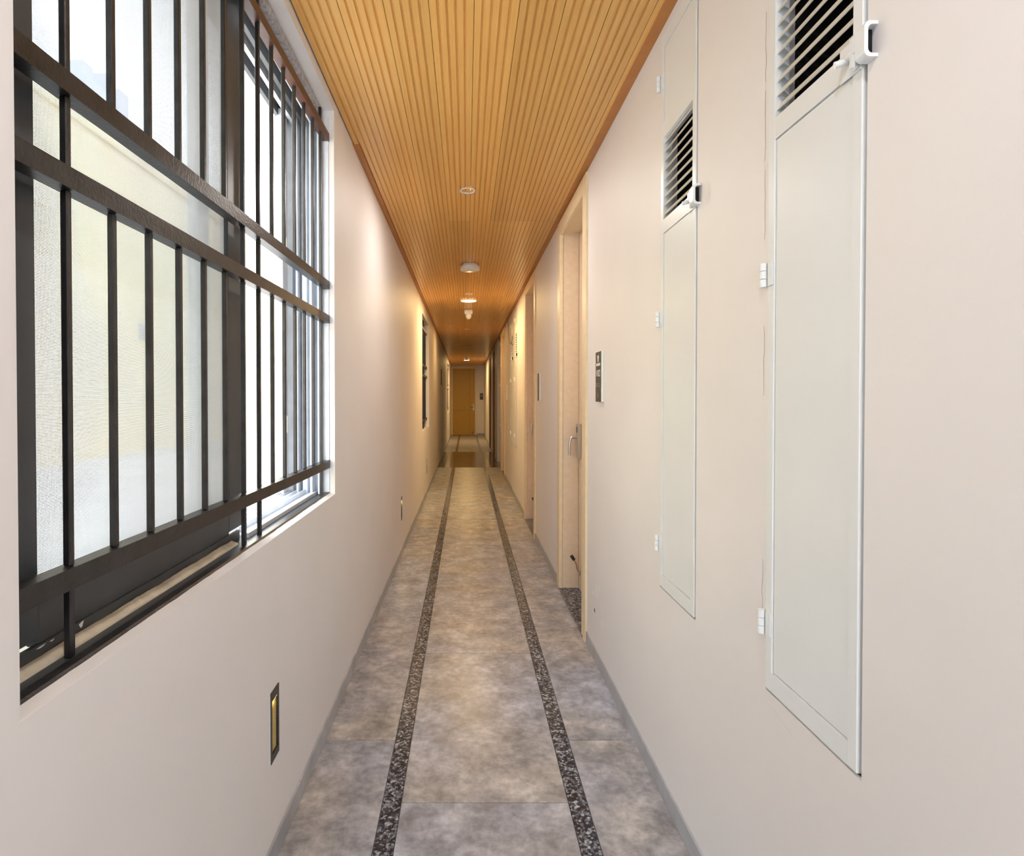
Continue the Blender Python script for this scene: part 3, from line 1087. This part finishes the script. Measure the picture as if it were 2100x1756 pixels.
    gs.cham(X(e0), X(e1), g1 - 0.07, g1, 0.034, H - 0.05, 0.002)
    gs.cham(X(e0), X(e1), g0 + 0.07, g1 - 0.07, 0.034, 0.10, 0.002)
    gs.cham(X(e0), X(e1), g0 + 0.07, g1 - 0.07, H - 0.11, H - 0.05, 0.002)
    go = gs.build('glass_sash', 'alu_skylit', root)
    MB().box(X(0.133), X(0.137), g0 + 0.068, g1 - 0.068, 0.098, H - 0.108).build('pane', 'glass', go)
    return root


window_one()


def grille(x_near, x_far, ya, yb, zb, zt, zbars, y_first, pitch, count, through, label, bw=0.0108, hh=0.031, first=0.0):
    """security grille; flat bars at heights zbars (low to high), uprights between"""
    root = empty('window_grille', (XL, ya, zb), label, 'window grille', 'security grilles inside the windows')
    dy = yb - ya

    def gx(y):
        return x_near + (x_far - x_near) * (y - ya) / dy - XL
    for zc in zbars:
        h = hh / 2
        t = 0.0135
        a, b2 = gx(ya), gx(yb)
        y_a, y_b = 0.004, dy - 0.004
        MB().add([(a - t, y_a, zc - h - zb), (a + t, y_a, zc - h - zb), (a + t, y_a, zc + h - zb), (a - t, y_a, zc + h - zb),
                  (b2 - t, y_b, zc - h - zb), (b2 + t, y_b, zc - h - zb), (b2 + t, y_b, zc + h - zb), (b2 - t, y_b, zc + h - zb)],
                 [(0, 1, 2, 3), (7, 6, 5, 4), (0, 4, 5, 1), (1, 5, 6, 2), (2, 6, 7, 3), (3, 7, 4, 0)]
                 ).build('crossbar', 'top_bar_brown' if zc > 2.1 else 'grille_paint', root)
    d, c, b_, a_ = zbars
    g = hh / 2 + 0.0003
    for k in range(count):
        y = y_first + k * pitch
        segs = [(d + g, c - g), (b_ + g, a_ - g)]
        if k in through:
            segs += [(zb + 0.0032, d - g), (c + g, b_ - g)]
            if k != through[0]:
                segs.append((a_ + g, zt))
        w_ = bw / 2
        x = gx(y)
        for (p, q) in segs:
            MB().cham(x - w_, x + w_, y - ya - w_, y - ya + w_, p - zb, q - zb, 0.0015).build('upright_bar', 'grille_paint', root)
    # flat end strap at the far jamb
    x = gx(yb)
    MB().box(x - 0.012, x + 0.010, dy - 0.0175, dy - 0.0125, 0.008, zt - zb).build('end_strap', 'alu_skylit', root)
    return root


grille(-0.579, -0.554, 0.662, 2.26, 0.872, 2.36, [0.993, 1.566, 1.70, 2.283], 0.818, 0.1035, 14, [0, 6, 7, 13],
       'black iron bar grille inside the large near window')


def simple_window(n, label, glabel):
    y0, y1, z0, z1 = WIN[n - 1]
    root = empty('window_%d' % n, (XL, y0, z0), label, 'window', kind='structure')
    Wd, H = y1 - y0, z1 - z0
    fr = MB()
    fr.box(-0.15, -0.07, 0, 0.05, 0, H)
    fr.box(-0.15, -0.07, Wd - 0.05, Wd, 0, H)
    fr.box(-0.15, -0.07, 0.05, Wd - 0.05, 0, 0.06)
    fr.box(-0.15, -0.07, 0.05, Wd - 0.05, H - 0.06, H)
    fr.box(-0.13, -0.08, Wd / 2 - 0.04, Wd / 2 + 0.04, 0.06, H - 0.06)
    fr.build('frame', 'sash_dark', root)
    for (a, b2) in ((0.05, Wd / 2 - 0.04), (Wd / 2 + 0.04, Wd - 0.05)):
        MB().box(-0.107, -0.102, a, b2, 0.06, H - 0.06).build('pane', 'tinted_glass', root)
    MB().cham(-0.068, -0.0003, 0.0, Wd, 0.0, 0.010, 0.002).build('sill', 'reveal_paint', root)
    grille(XL - 0.04, XL - 0.04, y0, y1, z0, z1, [z0 + 0.125, z0 + 0.70, z0 + 0.83, z1 - 0.12], y0 + 0.10, 0.106,
           int((Wd - 0.12) / 0.106), [0, 5, 6], glabel)


simple_window(2, 'dark barred window midway along the left wall', 'iron bar grille inside the dark middle window')
simple_window(3, 'narrow-looking barred window on the left beside the far door', 'iron bar grille inside the farthest left window')

# ------------------------------------------------------------------ outdoors seen through the near window
gr = MB().box(-60, XL - 0.24, -30, 90, 0.2, 0.40).build('ground', 'roof_ground')
tag(gr, 'pale flat roof and paving outside the windows', 'ground', kind='structure')
root = empty('neighbour_building', (-5.2, 6, 0.40), 'cream rendered building across from the near window', 'building')
MB().box(-6.0, 0.0, -22, 26, -0.1, 4.55).build('facade', 'cream_facade', root)
MB().box(-6.0, 0.06, -22, 26, 4.55, 4.70).build('coping', 'cream_facade', root)
for (y, z) in ((-4.3, 1.75), (-3.3, 1.55), (-1.2, 1.8), (3.0, 1.8), (9.0, 1.8)):
    MB().box(-0.05, 0.02, y, y + 0.35, z, z + 0.25).build('window', 'facade_window', root)
lg = MB().cham(-1.00, -0.82, 2.45, 9.0, 0.40, 0.76, 0.01).build('ledge', 'pink_ledge')
tag(lg, 'pink painted ledge just outside the open half of the near window', 'ledge')
for (y0, y1, h_, lab) in ((60.0, 64.2, 35.5, 'hazy pale tower far outside the near window, the wider one'),
                          (65.6, 67.4, 37.0, 'hazy pale tower far outside the near window, the slimmer one')):
    t = MB()
    t.box(-45, -40, y0, y1, 0.4, h_)
    t.box(-44, -41, y0 + 0.2 * (y1 - y0), y0 + 0.6 * (y1 - y0), h_, h_ + 2.0)
    tag(t.build('tower', 'tower'), lab, 'building')
